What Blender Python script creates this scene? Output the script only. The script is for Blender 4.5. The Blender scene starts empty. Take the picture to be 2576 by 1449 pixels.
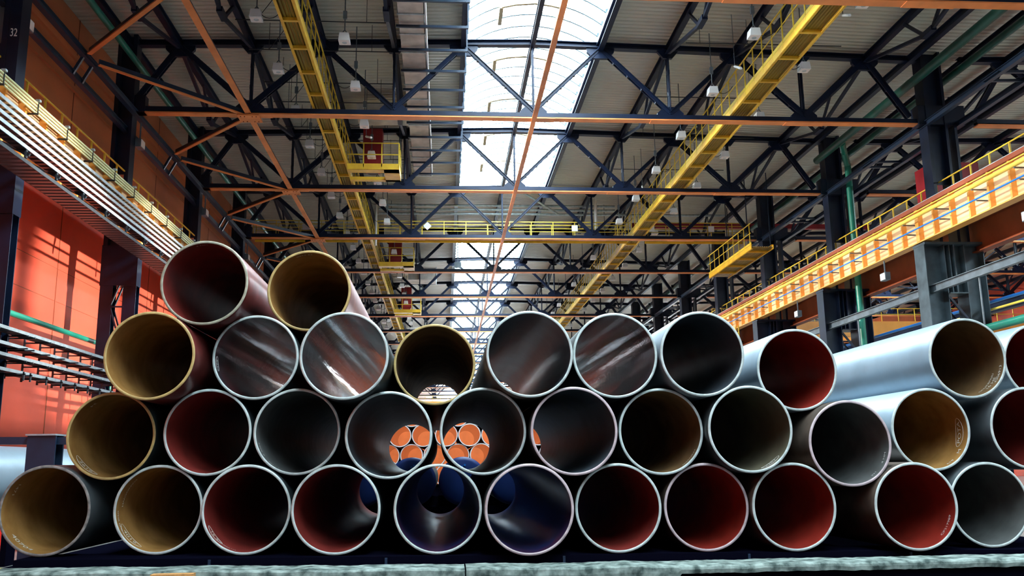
import bpy, math, random
from mathutils import Vector, Matrix

random.seed(7)
S = bpy.context.scene
COL = S.collection
E = 1.9                      # eye height: everything below is written relative to the eye, E lifts it onto the floor

# ------------------------------------------------------------------ camera
def make_camera():
    p, yw, r, f = .1950, .0775, -.0143, 2245.
    fw = Vector((math.sin(yw)*math.cos(p), math.cos(yw)*math.cos(p), math.sin(p)))
    rt = Vector((math.cos(yw), -math.sin(yw), 0)); up = rt.cross(fw)
    r2 = rt*math.cos(r)+up*math.sin(r); u2 = -rt*math.sin(r)+up*math.cos(r)
    cd = bpy.data.cameras.new('camera'); cam = bpy.data.objects.new('camera', cd); COL.objects.link(cam)
    M = Matrix((( r2.x, u2.x, -fw.x, 0), (r2.y, u2.y, -fw.y, 0), (r2.z, u2.z, -fw.z, E), (0, 0, 0, 1)))
    cam.matrix_world = M
    cd.sensor_width = 36.; cd.lens = 36.*f/2576.; cd.clip_end = 600; cd.clip_start = .1
    S.camera = cam
make_camera()

# ------------------------------------------------------------------ world, lights, exposure
S.view_settings.view_transform = 'Standard'
S.view_settings.look = 'None'
S.view_settings.gamma = 1
S.view_settings.use_curve_mapping = False
S.view_settings.exposure = 0.0
W = bpy.data.worlds.new('sky'); S.world = W; W.use_nodes = True
bg = W.node_tree.nodes['Background']; bg.inputs[0].default_value = (.80, .93, 1.0, 1); bg.inputs[1].default_value = 40.0
cy = S.cycles
cy.max_bounces = 8; cy.diffuse_bounces = 3; cy.glossy_bounces = 6; cy.transparent_max_bounces = 16; cy.transmission_bounces = 2
cy.caustics_reflective = False; cy.caustics_refractive = False
cy.sample_clamp_indirect = 6.0
cy.use_adaptive_sampling = True; cy.adaptive_threshold = 0.02
cy.use_denoising = True

XC = 3.85                    # ridge line of the main hall
BAY = 10.43
def TY(k): return 25.72+BAY*k
NT = 18
Y0, Y1 = -22., 214.
XN = 36.6                    # offset of the neighbouring hall

def portal(x, y, z, sx, sy, rot):
    l = bpy.data.lights.new('sky_portal', 'AREA'); l.shape = 'RECTANGLE'; l.size = sx; l.size_y = sy
    l.cycles.is_portal = True
    o = bpy.data.objects.new('sky_portal', l); COL.objects.link(o); o.location = (x, y, z+E); o.rotation_euler = rot
portal(XC, (Y0+57.9)/2, 18.45, 5.8, 57.9-Y0, (0, 0, 0))
portal(XC, (72+Y1)/2, 18.45, 5.8, Y1-72, (0, 0, 0))
portal(XC+XN, (Y0+Y1)/2, 18.45, 5.8, Y1-Y0, (0, 0, 0))

def spot(name, loc, tgt, power, size, angle, color, blend=.55):
    l = bpy.data.lights.new(name, 'SPOT'); l.energy = power; l.spot_size = math.radians(angle); l.spot_blend = blend
    l.shadow_soft_size = size; l.color = color
    o = bpy.data.objects.new(name, l); COL.objects.link(o)
    a = Vector(loc)+Vector((0, 0, E)); b = Vector(tgt)+Vector((0, 0, E))
    o.location = a; o.rotation_euler = (b-a).to_track_quat('-Z', 'Y').to_euler()
    return o
# lamps added on the column rows to brighten the opposite wall and crane girder
LAMPS = [((20.0, TY(k)+3, 8.3), (-14.8, TY(k)+1, 6.5), 130000, 17) for k in (0, 1, 2)]+[((-12.3, TY(k)+.5, 13.4), (20.6, TY(k)+1.5, 9.9), 45000, 26) for k in (0, 1, 2, 3, 4, 5)]
LAMPS += [((1.0, 64, 14.2), (1.0, 76, .5), 7000, 60)]  # extra lamp added to brighten the orange partition
for a, b, pw, an in LAMPS: spot('added_lamp_beam', a, b, pw, .3, an, (1, .93, .84))

# ------------------------------------------------------------------ materials
MATS = {}
def mat(name, col, rough=.6, metal=0., var=.0, vscale=3., bump=0., bscale=20., col2=None, spec=.5, coat=0.):
    m = bpy.data.materials.new(name); m.use_nodes = True
    nt = m.node_tree; b = nt.nodes['Principled BSDF']
    b.inputs['Base Color'].default_value = (*col, 1)
    b.inputs['Roughness'].default_value = rough; b.inputs['Metallic'].default_value = metal
    b.inputs['Specular IOR Level'].default_value = spec
    b.inputs['Coat Weight'].default_value = coat; b.inputs['Coat Roughness'].default_value = .1
    tc = None
    if var or bump:
        tc = nt.nodes.new('ShaderNodeTexCoord')
    if var:
        n = nt.nodes.new('ShaderNodeTexNoise'); n.inputs['Scale'].default_value = vscale; n.inputs['Detail'].default_value = 6
        nt.links.new(tc.outputs['Object'], n.inputs['Vector'])
        rp = nt.nodes.new('ShaderNodeValToRGB')
        c2 = col2 or tuple(c*(1-var) for c in col)
        rp.color_ramp.elements[0].position = .35; rp.color_ramp.elements[1].position = .65
        rp.color_ramp.elements[0].color = (*c2, 1); rp.color_ramp.elements[1].color = (*col, 1)
        nt.links.new(n.outputs['Fac'], rp.inputs['Fac']); nt.links.new(rp.outputs['Color'], b.inputs['Base Color'])
    if bump:
        n2 = nt.nodes.new('ShaderNodeTexNoise'); n2.inputs['Scale'].default_value = bscale; n2.inputs['Detail'].default_value = 4
        nt.links.new(tc.outputs['Object'], n2.inputs['Vector'])
        bp = nt.nodes.new('ShaderNodeBump'); bp.inputs['Strength'].default_value = bump; bp.inputs['Distance'].default_value = .02
        nt.links.new(n2.outputs['Fac'], bp.inputs['Height']); nt.links.new(bp.outputs['Normal'], b.inputs['Normal'])
    MATS[name] = m
    return m
def stripes(name, axis, period, depth, base, rough=.5, var=.15):
    """profiled sheet: ridges across one axis as bump"""
    m = mat(name, base, rough, 0, var, .35)
    nt = m.node_tree; b = nt.nodes['Principled BSDF']
    tc = nt.nodes.new('ShaderNodeTexCoord'); sp = nt.nodes.new('ShaderNodeSeparateXYZ'); nt.links.new(tc.outputs['Object'], sp.inputs[0])
    mu = nt.nodes.new('ShaderNodeMath'); mu.operation = 'MULTIPLY'; mu.inputs[1].default_value = 2*math.pi/period
    nt.links.new(sp.outputs[axis], mu.inputs[0])
    si = nt.nodes.new('ShaderNodeMath'); si.operation = 'SINE'; nt.links.new(mu.outputs[0], si.inputs[0])
    bp = nt.nodes.new('ShaderNodeBump'); bp.inputs['Strength'].default_value = 1; bp.inputs['Distance'].default_value = depth
    nt.links.new(si.outputs[0], bp.inputs['Height']); nt.links.new(bp.outputs['Normal'], b.inputs['Normal'])
    return m
mat('navy_steel', (.003, .010, .036), .45, 0, .4, 2., spec=.3)
mat('navy_edge', (.009, .024, .055), .4, 0, .3, 3.)
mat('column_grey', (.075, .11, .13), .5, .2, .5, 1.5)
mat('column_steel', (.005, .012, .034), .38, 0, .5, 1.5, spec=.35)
mat('orange_primer', (.88, .29, .08), .55, 0, .25, 1.)
mat('girder_orange', (.95, .44, .09), .42, 0, .15, .8)
mat('girder_orange_lit', (.95, .60, .31), .42, 0, .15, .8)  # paler copy of the girder orange, strong light put into the colour
mat('girder_rust', (.30, .065, .02), .6, 0, .3, 1.)
mat('catwalk_yellow', (.85, .55, .04), .45, 0, .3, 2., col2=(.70, .40, .03))
mat('rail_yellow', (.82, .60, .05), .45, 0, .2, 2.)
mat('tube_cream', (.74, .76, .42), .4, 0, .1, 2.)
mat('pipe_yellow', (.85, .66, .10), .35, 0, .1, 2.)
mat('green_dark', (.004, .085, .062), .4, 0, .3, 1.)
mat('pipe_green', (.01, .22, .15), .35, 0, .3, 1.)
mat('pipe_blue', (.02, .22, .75), .35, 0, .2, 1.)
mat('glazing_grey', (.10, .17, .20), .5)
mat('galvanised', (.52, .62, .66), .35, .45, .3, 6.)
mat('tray_steel', (.22, .28, .31), .4, .4, .3, 6.)
mat('tray_dark', (.03, .04, .05), .5, .2, .4, 6.)
mat('grey_steel', (.16, .20, .23), .45, .3, .4, 2.)
mat('duct_foil', (.68, .63, .57), .5, .35, .35, 1.5, bump=.5, bscale=3)
mat('white_paint', (.85, .87, .88), .4)
mat('lamp_lens', (.95, .9, .88), .15)
mat('dark_red', (.30, .015, .025), .5, 0, .3, 1.)
mat('cable_black', (.01, .01, .012), .5)
mat('floor_concrete', (.30, .28, .26), .28, 0, .5, .6, bump=.1)
mat('floor_dark', (.03, .03, .032), .8)
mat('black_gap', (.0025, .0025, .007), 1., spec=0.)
mat('weathered_edge', (.27, .33, .30), .85, 0, .7, 5.5, bump=.2, bscale=9, col2=(.04, .06, .055), spec=.15)
mat('fresh_wood', (.65, .32, .10), .7, 0, .4, 12.)
mat('orange_cloth', (.95, .22, .05), .6, 0, .15, 1.)
mat('pipe_cap_blue', (.004, .028, .16), .45, 0, .2, 1.5)
mat('chalk', (.85, .85, .80), .9)
mat('red_paint', (.8, .03, .02), .4)
mat('hatch_tan', (.5, .38, .2), .6)
stripes('roof_sheet', 1, .30, .035, (.62, .59, .48), .42, .12)
stripes('tray_floor', 1, .3, .08, (.07, .08, .09), .4, .4)
stripes('grating', 0, .12, .03, (.34, .22, .012), .5, .4)
mat('wall_orange', (.74, .23, .085), .5, 0, .25, .25)
mat('wall_red', (.82, .115, .06), .42, 0, .25, .25)
mat('wall_far', (.55, .6, .62), .6, 0, .2, .2)
def glass():
    m = bpy.data.materials.new('skylight_sheet'); m.use_nodes = True; nt = m.node_tree
    nt.nodes.remove(nt.nodes['Principled BSDF'])
    o = nt.nodes['Material Output']; t = nt.nodes.new('ShaderNodeBsdfTransparent'); t.inputs[0].default_value = (.92, .98, 1, 1)
    g = nt.nodes.new('ShaderNodeBsdfDiffuse'); g.inputs[0].default_value = (.9, .95, 1, 1)
    mx = nt.nodes.new('ShaderNodeMixShader'); mx.inputs[0].default_value = .12
    nt.links.new(t.outputs[0], mx.inputs[1]); nt.links.new(g.outputs[0], mx.inputs[2]); nt.links.new(mx.outputs[0], o.inputs[0])
    MATS['skylight_sheet'] = m
glass()

# ------------------------------------------------------------------ mesh builder
class MB:
    def __init__(s): s.v = []; s.f = []; s.sm = []
    def _add(s, vs, fs, smooth=False):
        n = len(s.v); s.v += [tuple(v) for v in vs]
        for f in fs: s.f.append(tuple(n+i for i in f)); s.sm.append(smooth)
        return s
    def box(s, x0, x1, y0, y1, z0, z1):
        vs = [(x, y, z) for x in (x0, x1) for y in (y0, y1) for z in (z0, z1)]
        return s._add(vs, [(0, 1, 3, 2), (4, 6, 7, 5), (0, 4, 5, 1), (2, 3, 7, 6), (0, 2, 6, 4), (1, 5, 7, 3)])
    def frame(s, a, b):
        a, b = Vector(a), Vector(b); d = (b-a).normalized()
        u = Vector((0, 0, 1)) if abs(d.z) < .95 else Vector((0, 1, 0))
        r = d.cross(u).normalized(); u = r.cross(d).normalized()
        return a, b, d, r, u
    def bar(s, a, b, w, h, ow=0, oh=0):
        """rectangular bar; w across (horizontal), h in the upright direction"""
        a, b, d, r, u = s.frame(a, b)
        vs = []
        for p in (a, b):
            for i, j in ((-1, -1), (1, -1), (1, 1), (-1, 1)):
                vs.append(p+r*(ow+i*w/2)+u*(oh+j*h/2))
        return s._add(vs, [(0, 1, 2, 3), (7, 6, 5, 4), (0, 4, 5, 1), (1, 5, 6, 2), (2, 6, 7, 3), (3, 7, 4, 0)])
    def ibeam(s, a, b, w, h, t=.02, side=False):
        if side:
            s.bar(a, b, t, h, -w/2+t/2); s.bar(a, b, t, h, w/2-t/2); s.bar(a, b, w-2*t, t)
        else:
            s.bar(a, b, w, t, 0, h/2-t/2); s.bar(a, b, w, t, 0, -h/2+t/2); s.bar(a, b, t, h-2*t)
        return s
    def tube(s, a, b, r, n=12, r2=None, caps=True):
        a, b, d, rr, u = s.frame(a, b); r2 = r if r2 is None else r2
        vs = []
        for p, q in ((a, r), (b, r2)):
            for i in range(n):
                t = 2*math.pi*i/n; vs.append(p+rr*(q*math.cos(t))+u*(q*math.sin(t)))
        fs = [(i, (i+1) % n, n+(i+1) % n, n+i) for i in range(n)]
        s._add(vs, fs, True)
        if caps: s._add(vs, [tuple(range(n))[::-1], tuple(range(n, 2*n))])
        return s
    def path(s, pts, r, n=8):
        for a, b in zip(pts[:-1], pts[1:]): s.tube(a, b, r, n)
        return s
    def prism(s, poly, axis, c0, c1):
        """poly: list of 2D points in the plane normal to axis; extruded from c0 to c1"""
        n = len(poly); vs = []
        for c in (c0, c1):
            for p in poly:
                if axis == 'y': vs.append((p[0], c, p[1]))
                elif axis == 'x': vs.append((c, p[0], p[1]))
                else: vs.append((p[0], p[1], c))
        fs = [tuple(range(n)), tuple(range(n, 2*n))[::-1]]+[(i, n+i, n+(i+1) % n, (i+1) % n) for i in range(n)]
        return s._add(vs, fs)
    def lathe(s, prof, c, n=96, axis=(0, 1, 0)):
        """prof: (radius, y) list revolved about the y axis through c"""
        vs = []
        for r, y in prof:
            for i in range(n):
                t = 2*math.pi*i/n; vs.append((c[0]+r*math.cos(t), c[1]+y, c[2]+r*math.sin(t)))
        fs = []
        for j in range(len(prof)-1):
            for i in range(n):
                k = (i+1) % n; fs.append((j*n+i, j*n+k, (j+1)*n+k, (j+1)*n+i))
        return s._add(vs, fs, True)
    def build(s, name, material, parent=None, kind=None, fixn=True):
        me = bpy.data.meshes.new(name)
        off = Vector((0, 0, -E)) if parent is None else Vector(parent_base(parent))-Vector((0, 0, E))
        base = Vector((0, 0, 0)) if parent is not None else None
        vs = [Vector(v)-off for v in s.v]
        o = bpy.data.objects.new(name, me)
        if parent is None:                               # origin of a one-mesh thing at the middle of its foot
            lo = [min(v[i] for v in vs) for i in range(3)]; hi = [max(v[i] for v in vs) for i in range(3)]
            c = Vector(((lo[0]+hi[0])/2, (lo[1]+hi[1])/2, lo[2])); vs = [v-c for v in vs]; o.location = c
        me.from_pydata([tuple(v) for v in vs], [], s.f)
        me.polygons.foreach_set('use_smooth', s.sm)
        if fixn:
            import bmesh
            bm = bmesh.new(); bm.from_mesh(me)
            bmesh.ops.recalc_face_normals(bm, faces=bm.faces); bm.to_mesh(me); bm.free()
        me.materials.append(MATS[material])
        COL.objects.link(o)
        if parent is not None: o.parent = parent
        if kind: o['kind'] = kind
        return o
BASES = {}
def parent_base(p):
    v = Vector((0, 0, 0))
    while p is not None: v = v+Vector(p.location); p = p.parent
    return v
def thing(name, loc, label, cat, group=None):
    o = bpy.data.objects.new(name, None); COL.objects.link(o); o.empty_display_size = .2
    o.location = (loc[0], loc[1], loc[2]+E); o['label'] = label; o['category'] = cat
    if group: o['group'] = group
    return o
def tag(o, label, cat, group=None):
    o['label'] = label; o['category'] = cat
    if group: o['group'] = group
    return o
KIDS = {}
def copy_tree(root, dx=0, dy=0, dz=0, label=None, group=None):
    kids = {}
    for o in COL.objects:
        if o.parent is not None: kids.setdefault(o.parent.name, []).append(o)
    def cp(o, par):
        c = o.copy(); COL.objects.link(c); c.parent = par
        for ch in kids.get(o.name, []): cp(ch, c)
        return c
    r = cp(root, None); r.location = Vector(root.location)+Vector((dx, dy, dz))
    if label: r['label'] = label
    if group: r['group'] = group
    return r
ORD = ['nearest', 'second', 'third', 'fourth', 'fifth', 'sixth', 'seventh', 'eighth', 'ninth', 'tenth', 'eleventh', 'twelfth', 'thirteenth',
       'fourteenth', 'fifteenth', 'sixteenth', 'seventeenth', 'eighteenth', 'nineteenth', 'twentieth', 'twenty-first', 'twenty-second', 'twenty-third',
       'twenty-fourth', 'twenty-fifth', 'twenty-sixth', 'twenty-seventh', 'twenty-eighth', 'twenty-ninth', 'thirtieth']
def nth(i): return ORD[i] if i < len(ORD) else 'far'

# ================================================================== THE SETTING
XL, XR = -14.8, 21.9
def struct(mb, name, m): return mb.build(name, m, None, 'structure')
struct(MB().box(XL-.5, XR+XN+2, 13.9, Y1+2, -E-.3, -E), 'floor', 'floor_concrete')
struct(MB().box(-8.8, 14, 13.9, 27.0, -E, -E+.006), 'floor', 'black_gap')  # dark sheet standing in for the shade under the pipe stack
struct(MB().box(XL-.5, XR+XN+2, Y0-8, 13.9, -E-.3, -E), 'floor', 'floor_dark')
def roof_z(x, xc): return 18.42-abs(x-xc)*.026
def roof(name, xc, x0, x1, segs):
    m = MB()
    def slab(xa, xb, ya, yb):
        za, zb = roof_z(xa, xc), roof_z(xb, xc)
        m.prism([(xa, za), (xb, zb), (xb, zb+.15), (xa, za+.15)], 'y', ya, yb)
    slab(x0, xc-2.9, Y0, Y1); slab(xc+2.9, x1, Y0, Y1)
    for ya, yb in segs:
        slab(xc-2.9, xc, ya, yb); slab(xc, xc+2.9, ya, yb)
    return struct(m, name, 'roof_sheet')
roof('ceiling', XC, XL-.3, XR+.26, [(57.9, 72)])
roof('ceiling', XC+XN, XR+.25, XR+XN+.3, [(57.9, 72)])
def vault(name, xc, ya, yb):
    n = 20; ri = 1.0; zz = 18.38
    def arc(off=0, k=n):
        hw = 2.9; R = (hw*hw+ri*ri)/(2*ri); a0 = math.asin(hw/R)
        return [(xc+(R+off)*math.sin(-a0+2*a0*i/k), zz+ri-R+(R+off)*math.cos(-a0+2*a0*i/k)) for i in range(k+1)]
    m = MB(); a = arc(); 
    vs = [(x, ya, z) for x, z in a]+[(x, yb, z) for x, z in a]
    m._add(vs, [(i, i+1, n+2+i, n+1+i) for i in range(n)], True)
    m._add([(x, ya, z) for x, z in a]+[(x, yb, z) for x, z in a], [tuple(range(n+1)), tuple(range(n+1, 2*n+2))])
    w = m.build(name, 'skylight_sheet', None, 'structure', fixn=False)
    b = arc(-.03, 14)
    y = ya+.05
    q = MB()
    while y < yb:
        for (x0, z0), (x1, z1) in zip(b[:-1], b[1:]): q.bar((x0, y, z0), (x1, y, z1), .09, .13)
        y += 1.05
    q.build('glazing_bar', 'glazing_grey', w)
    fr = MB()
    for sx in (-1, 1): fr.box(xc+sx*2.9-.06, xc+sx*2.9+.06, ya, yb, 18.05, 18.55)
    fr.box(xc-2.9, xc+2.9, ya-.05, ya+.05, 18.2, 18.5); fr.box(xc-2.9, xc+2.9, yb-.05, yb+.05, 18.2, 18.5)
    fr.build('window_frame', 'navy_edge', w)
    return w
wn = vault('window_1', XC, Y0, 57.9); vault('window_2', XC, 72, Y1)
vault('window_3', XC+XN, Y0, 57.9); vault('window_4', XC+XN, 72, Y1)
for i in range(6):
    y = 29.6+i*5.0
    m = MB().bar((2.42, y, 18.98), (2.42, y+1.5, 18.98), .16, .16).bar((4.95, y, 19.02), (4.95, y+1.5, 19.02), .16, .16)
    for a, b, c, d in ((2.42, 18.98, 3.0, 19.12), (3.0, 19.12, 3.85, 19.2), (3.85, 19.2, 4.5, 19.12), (4.5, 19.12, 4.95, 19.02)): m.bar((a, y, b), (c, y, d), .14, .14)
    m.build('hatch_frame', 'hatch_tan', wn)
# left wall: red sheeting below the crane runway, orange sheeting above
m = MB().box(XL-.2, XL, Y0, Y1, -E, 11.8); struct(m, 'wall_left', 'wall_red')
m = MB().box(XL-.2, XL+.04, Y0, Y1, 11.8, 18.3); struct(m, 'wall_left', 'wall_orange')
m = MB()
for k in range(-4, 18):
    for q in (.36, .86):
        y = TY(k)+BAY*q
        if y < Y1: m.box(XL, XL+.012, y-.03, y+.03, -E, 11.7); m.box(XL+.04, XL+.052, y-.03, y+.03, 11.85, 18.2)
struct(m, 'trim_1', 'girder_rust')
m = MB()
for z in (3.4, 6.35, 7.6): m.box(XL, XL+.006, Y0, Y1, z-.012, z+.012)
struct(m, 'trim_2', 'girder_rust')
m = MB()
for z in (14.9, 16.2):
    m.box(XL+.04, XL+.16, Y0, Y1, z-.09, z+.09)
struct(m, 'trim_3', 'wall_orange')
# red facade of the neighbouring hall
struct(MB().box(XR+XN+.3, XR+XN+.6, Y0, Y1, -E, 18.3), 'wall_right', 'wall_red')
# far gable with a bright glazed band
m = MB()
m.box(XL, XR+XN+.3, Y1, Y1+.3, -E, 3); m.box(XL, XR+XN+.3, Y1, Y1+.3, 14, 19.6)
for i in range(13):
    x = XL+i*(XR+XN+.3-XL)/12; m.box(x-.6, x+.6, Y1, Y1+.3, 3, 14)
struct(m, 'wall_far', 'wall_far')
# gable behind the camera
m = MB()
m.box(XL, XR+XN+.3, Y0-.3, Y0, -E, 19.6)
struct(m, 'wall_back', 'wall_far')

# ================================================================== ROOF TRUSSES
def make_truss(label, y0=TY(0)):
    t = thing('roof_truss', (XC, y0, 14.6), label, 'roof truss')
    def zu(x): return 18.1-abs(x-XC)*.024
    zl = 14.75
    m = MB(); m.ibeam((XC-17.2, y0, zu(XC-17.2)), (XC, y0, zu(XC)), .32, .25, .03); m.ibeam((XC, y0, zu(XC)), (XC+17.4, y0, zu(XC+17.4)), .32, .25, .03)
    m.build('top_chord', 'navy_steel', t)
    m = MB().ibeam((XC-16.7, y0, zl), (XC+17.2, y0, zl-.04), .30, .19, .03, side=True); m.build('bottom_chord', 'navy_steel', t)
    m = MB().box(XC-16.7, XC+17.2, y0-.2, y0+.2, zl-.2, zl-.15)
    for i in range(-2, 3):
        m.box(XC+6*i-.9, XC+6*i+.9, y0-.22, y0+.22, zl-.215, zl-.2)
    f = m.build('bottom_flange', 'orange_primer', t); f['label'] = 'orange primed underside of the bottom chord'
    def dbl(a, b, w):
        m = MB()
        for s in (-1, 1): m.bar((a[0], y0+s*.09, a[1]), (b[0], y0+s*.09, b[1]), .03, w); m.bar((a[0], y0+s*.12, a[1]), (b[0], y0+s*.12, b[1]), .09, .03, 0, w/2)
        dv = Vector((b[0]-a[0], 0, b[1]-a[1])); n = int(dv.length/.8)
        for i in range(1, n): 
            c = (a[0]+dv.x*i/n, a[1]+dv.z*i/n)
            m.box(c[0]-.05, c[0]+.05, y0-.085, y0+.085, c[1]-.1, c[1]+.1)
        return m
    for i in range(-3, 4):
        x = XC+6*i
        if abs(i) < 3:
            dbl((x, zl+.1), (x, zu(x)-.1), .13).build('post', 'navy_steel', t)
        for s in (-1, 1):
            x2 = x+3*s
            if abs(x2-XC) > 16: continue
            xs = x if abs(i) < 3 else XC+16.8*(1 if i > 0 else -1)
            dbl((xs, zl+.15), (x2, zu(x2)-.15), .12 if i == 0 else (.16 if abs(i) < 2 else .21)).build('diagonal', 'navy_steel', t)
    for i in range(-2, 3):
        x = XC+6*i
        MB().prism([(x-.58, zl+.03), (x+.58, zl+.03), (x+.58, zl+.18), (x+.28, zl+.46), (x-.28, zl+.46), (x-.58, zl+.18)], 'y', y0-.075, y0+.075).build('gusset_plate', 'navy_steel', t)
    for x in (-15, -9, -3, 3, 9, 15):
        zz = zu(XC+x)-.1; x = XC+x
        MB().prism([(x-.62, zz), (x+.62, zz), (x+.6, zz-.2), (x+.3, zz-.5), (x-.3, zz-.5), (x-.6, zz-.2)], 'y', y0-.075, y0+.075).build('gusset_plate', 'navy_steel', t)
    for i in (-12, -6, 6, 12):
        x = XC+i; zz = zu(x)-.1
        MB().prism([(x-.5, zz), (x+.5, zz), (x+.2, zz-.35), (x-.2, zz-.35)], 'y', y0-.075, y0+.075).build('gusset_plate', 'navy_steel', t)
    return t
tr = make_truss('navy steel roof truss with orange underside, nearest to the pipes, across the main hall')
for k in range(1, NT):
    copy_tree(tr, 0, BAY*k, 0, 'navy steel roof truss with orange underside, %s from the front, across the main hall' % nth(k))
for k in range(1, 12):
    copy_tree(tr, XN, BAY*k, 0, 'navy roof truss over the neighbouring hall on the right, %s from the front' % nth(k))

# ================================================================== PURLIN GIRDERS
def purlin(x, xc, trussed, label, n=NT, w=.24, h=.32):
    z = 18.0-abs(x-xc)*.024
    t = thing('roof_purlin', (x, TY(0), z), label, 'purlin')
    MB().ibeam((x, Y0, z), (x, TY(n-1), z), w, h, .03).build('top_beam', 'navy_steel', t)
    if trussed:
        for k in range(-1, n-1):
            ya, yb = TY(k), TY(k+1); ym = (ya+yb)/2; m = MB()
            for s in (-1, 1): pass
            m.bar((x, ya+.3, z-.2), (x, ym-.35, z-1.3), .13, .13); m.bar((x, ym+.35, z-1.3), (x, yb-.3, z-.2), .13, .13)
            m.bar((x, ym-.4, z-1.32), (x, ym+.4, z-1.32), .22, .2)
            m.build('tie_chord', 'navy_steel', t)
            m = MB()
            m.bar((x, ym-.3, z-1.3), (x, ym-1.6, z-.15), .1, .12); m.bar((x, ym+.3, z-1.3), (x, ym+1.6, z-.15), .1, .12)
            m.build('strut', 'navy_steel', t)
    return t
side = {-1: 'left', 1: 'right'}
names = {3: 'edging the skylight', 6: 'first outward from the skylight edge', 9: 'second outward from the skylight edge', 12: 'third outward from the skylight edge', 15: 'fourth outward from the skylight edge', 17: 'beside the column heads'}
for s in (-1, 1):
    for d in (3, 6, 9, 12, 15, 17):
        if d == 12 and s == 1: continue
        purlin(XC+s*d, XC, d in (6, 9, 12, 15), 'navy roof beam %s of the main skylight, %s' % (side[s], names[d]))
purlin(XC, XC, False, 'navy lengthwise beam running down the middle under the skylight', w=.2, h=.3)
for s in (-1, 1):
    for d in (3, 6, 9, 12, 15, 17):
        purlin(XC+XN+s*d, XC+XN, d in (6, 9, 15), 'navy roof beam over the neighbouring hall, %s side, %s' % (side[s], names[d].replace('skylight edge', 'ridge').replace('skylight', 'ridge')), n=13)

# ================================================================== ORANGE BRACING at bottom chord level
def strut(a, b, label, w=.22, cat='brace', grp=None, dark=True):
    t = thing('bracing_strut', a, label, cat, grp)
    MB().bar(a, b, w, .05).build('orange_flange', 'orange_primer', t)
    if dark: MB().bar(a, b, w*.35, .2, 0, .12).build('web', 'navy_edge', t)
    return t
strut((XC, 15.3, 14.52), (XC, TY(17), 14.52), 'orange lengthwise tie running down the middle of the hall under the skylight', .2)
strut((XC-12, 15.3, 14.52), (XC-12, TY(17), 14.52), 'orange lengthwise tie on the left, meeting the diagonal braces at each truss', .24)
for k in range(0, 10):
    y = TY(k); o = nth(k)
    strut((XC-12.2, y-.2, 14.5), (-12.56, y-BAY/2+.45, 14.5), 'orange diagonal brace from the left column row to the %s truss, near side' % o, .14)
    strut((XC-12.2, y+.2, 14.5), (-12.56, y+BAY/2-.45, 14.5), 'orange diagonal brace from the left column row to the %s truss, far side' % o, .16)
    g = thing('junction_plate', (XC-12, y, 14.42), 'orange junction plate where braces meet under the %s truss' % o, 'plate')
    pl = MB().box(XC-12.45, XC-11.55, y-.4, y+.4, 14.4, 14.46).build('plate', 'orange_primer', g)
    m = MB()
    for i in (-.32, -.16, .16, .32):
        for j in (-.28, .28): m.tube((XC-12+i, y+j, 14.4), (XC-12+i, y+j, 14.37), .025, 6)
    m.build('bolts', 'girder_rust', pl)

# ================================================================== COLUMNS
def column_left(k, label):
    y = TY(k); t = thing('steel_column', (-12.95, y, -E), label, 'column')
    MB().ibeam((-12.5, y, -E), (-12.5, y, 8.0), .5, .42, .03).build('crane_branch', 'column_steel', t)
    MB().ibeam((-13.4, y, -E), (-13.4, y, 8.0), .5, .42, .03).build('wall_branch', 'column_steel', t)
    m = MB()
    z = -1.4
    while z < 6.5:
        m.bar((-12.7, y-.2, z), (-13.2, y-.2, z+1.5), .09, .05); m.bar((-12.7, y+.2, z), (-13.2, y+.2, z+1.5), .09, .05)
        m.bar((-13.2, y-.2, z+1.6), (-12.7, y-.2, z+3.0), .09, .05); m.bar((-13.2, y+.2, z+1.6), (-12.7, y+.2, z+3.0), .09, .05)
        m.bar((-12.7, y-.2, z+1.55), (-13.2, y-.2, z+1.55), .06, .06); z += 3.1
    m.build('lattice_brace', 'column_steel', t)
    MB().box(-13.66, -12.24, y-.26, y+.26, 7.2, 8.85).build('crane_seat', 'column_steel', t)
    m = MB().box(-13.62, -13.45, y-.28, y+.28, 8.8, 18.0).box(-13.02, -12.85, y-.28, y+.28, 8.8, 18.0)
    m.box(-13.45, -13.02, y-.03, y+.03, 11.9, 18.0).box(-13.45, -13.02, y-.03, y+.03, 8.8, 9.7)
    m.build('upper_shaft', 'column_steel', t)
    MB().box(-13.0, -12.4, y-.2, y+.2, 14.55, 15.3).build('truss_seat', 'column_steel', t)
    return t
cols = []
for k in range(0, 12):
    cols.append(column_left(k, 'navy steel column with lattice shaft against the left wall, %s from the front' % nth(k)))
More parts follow.
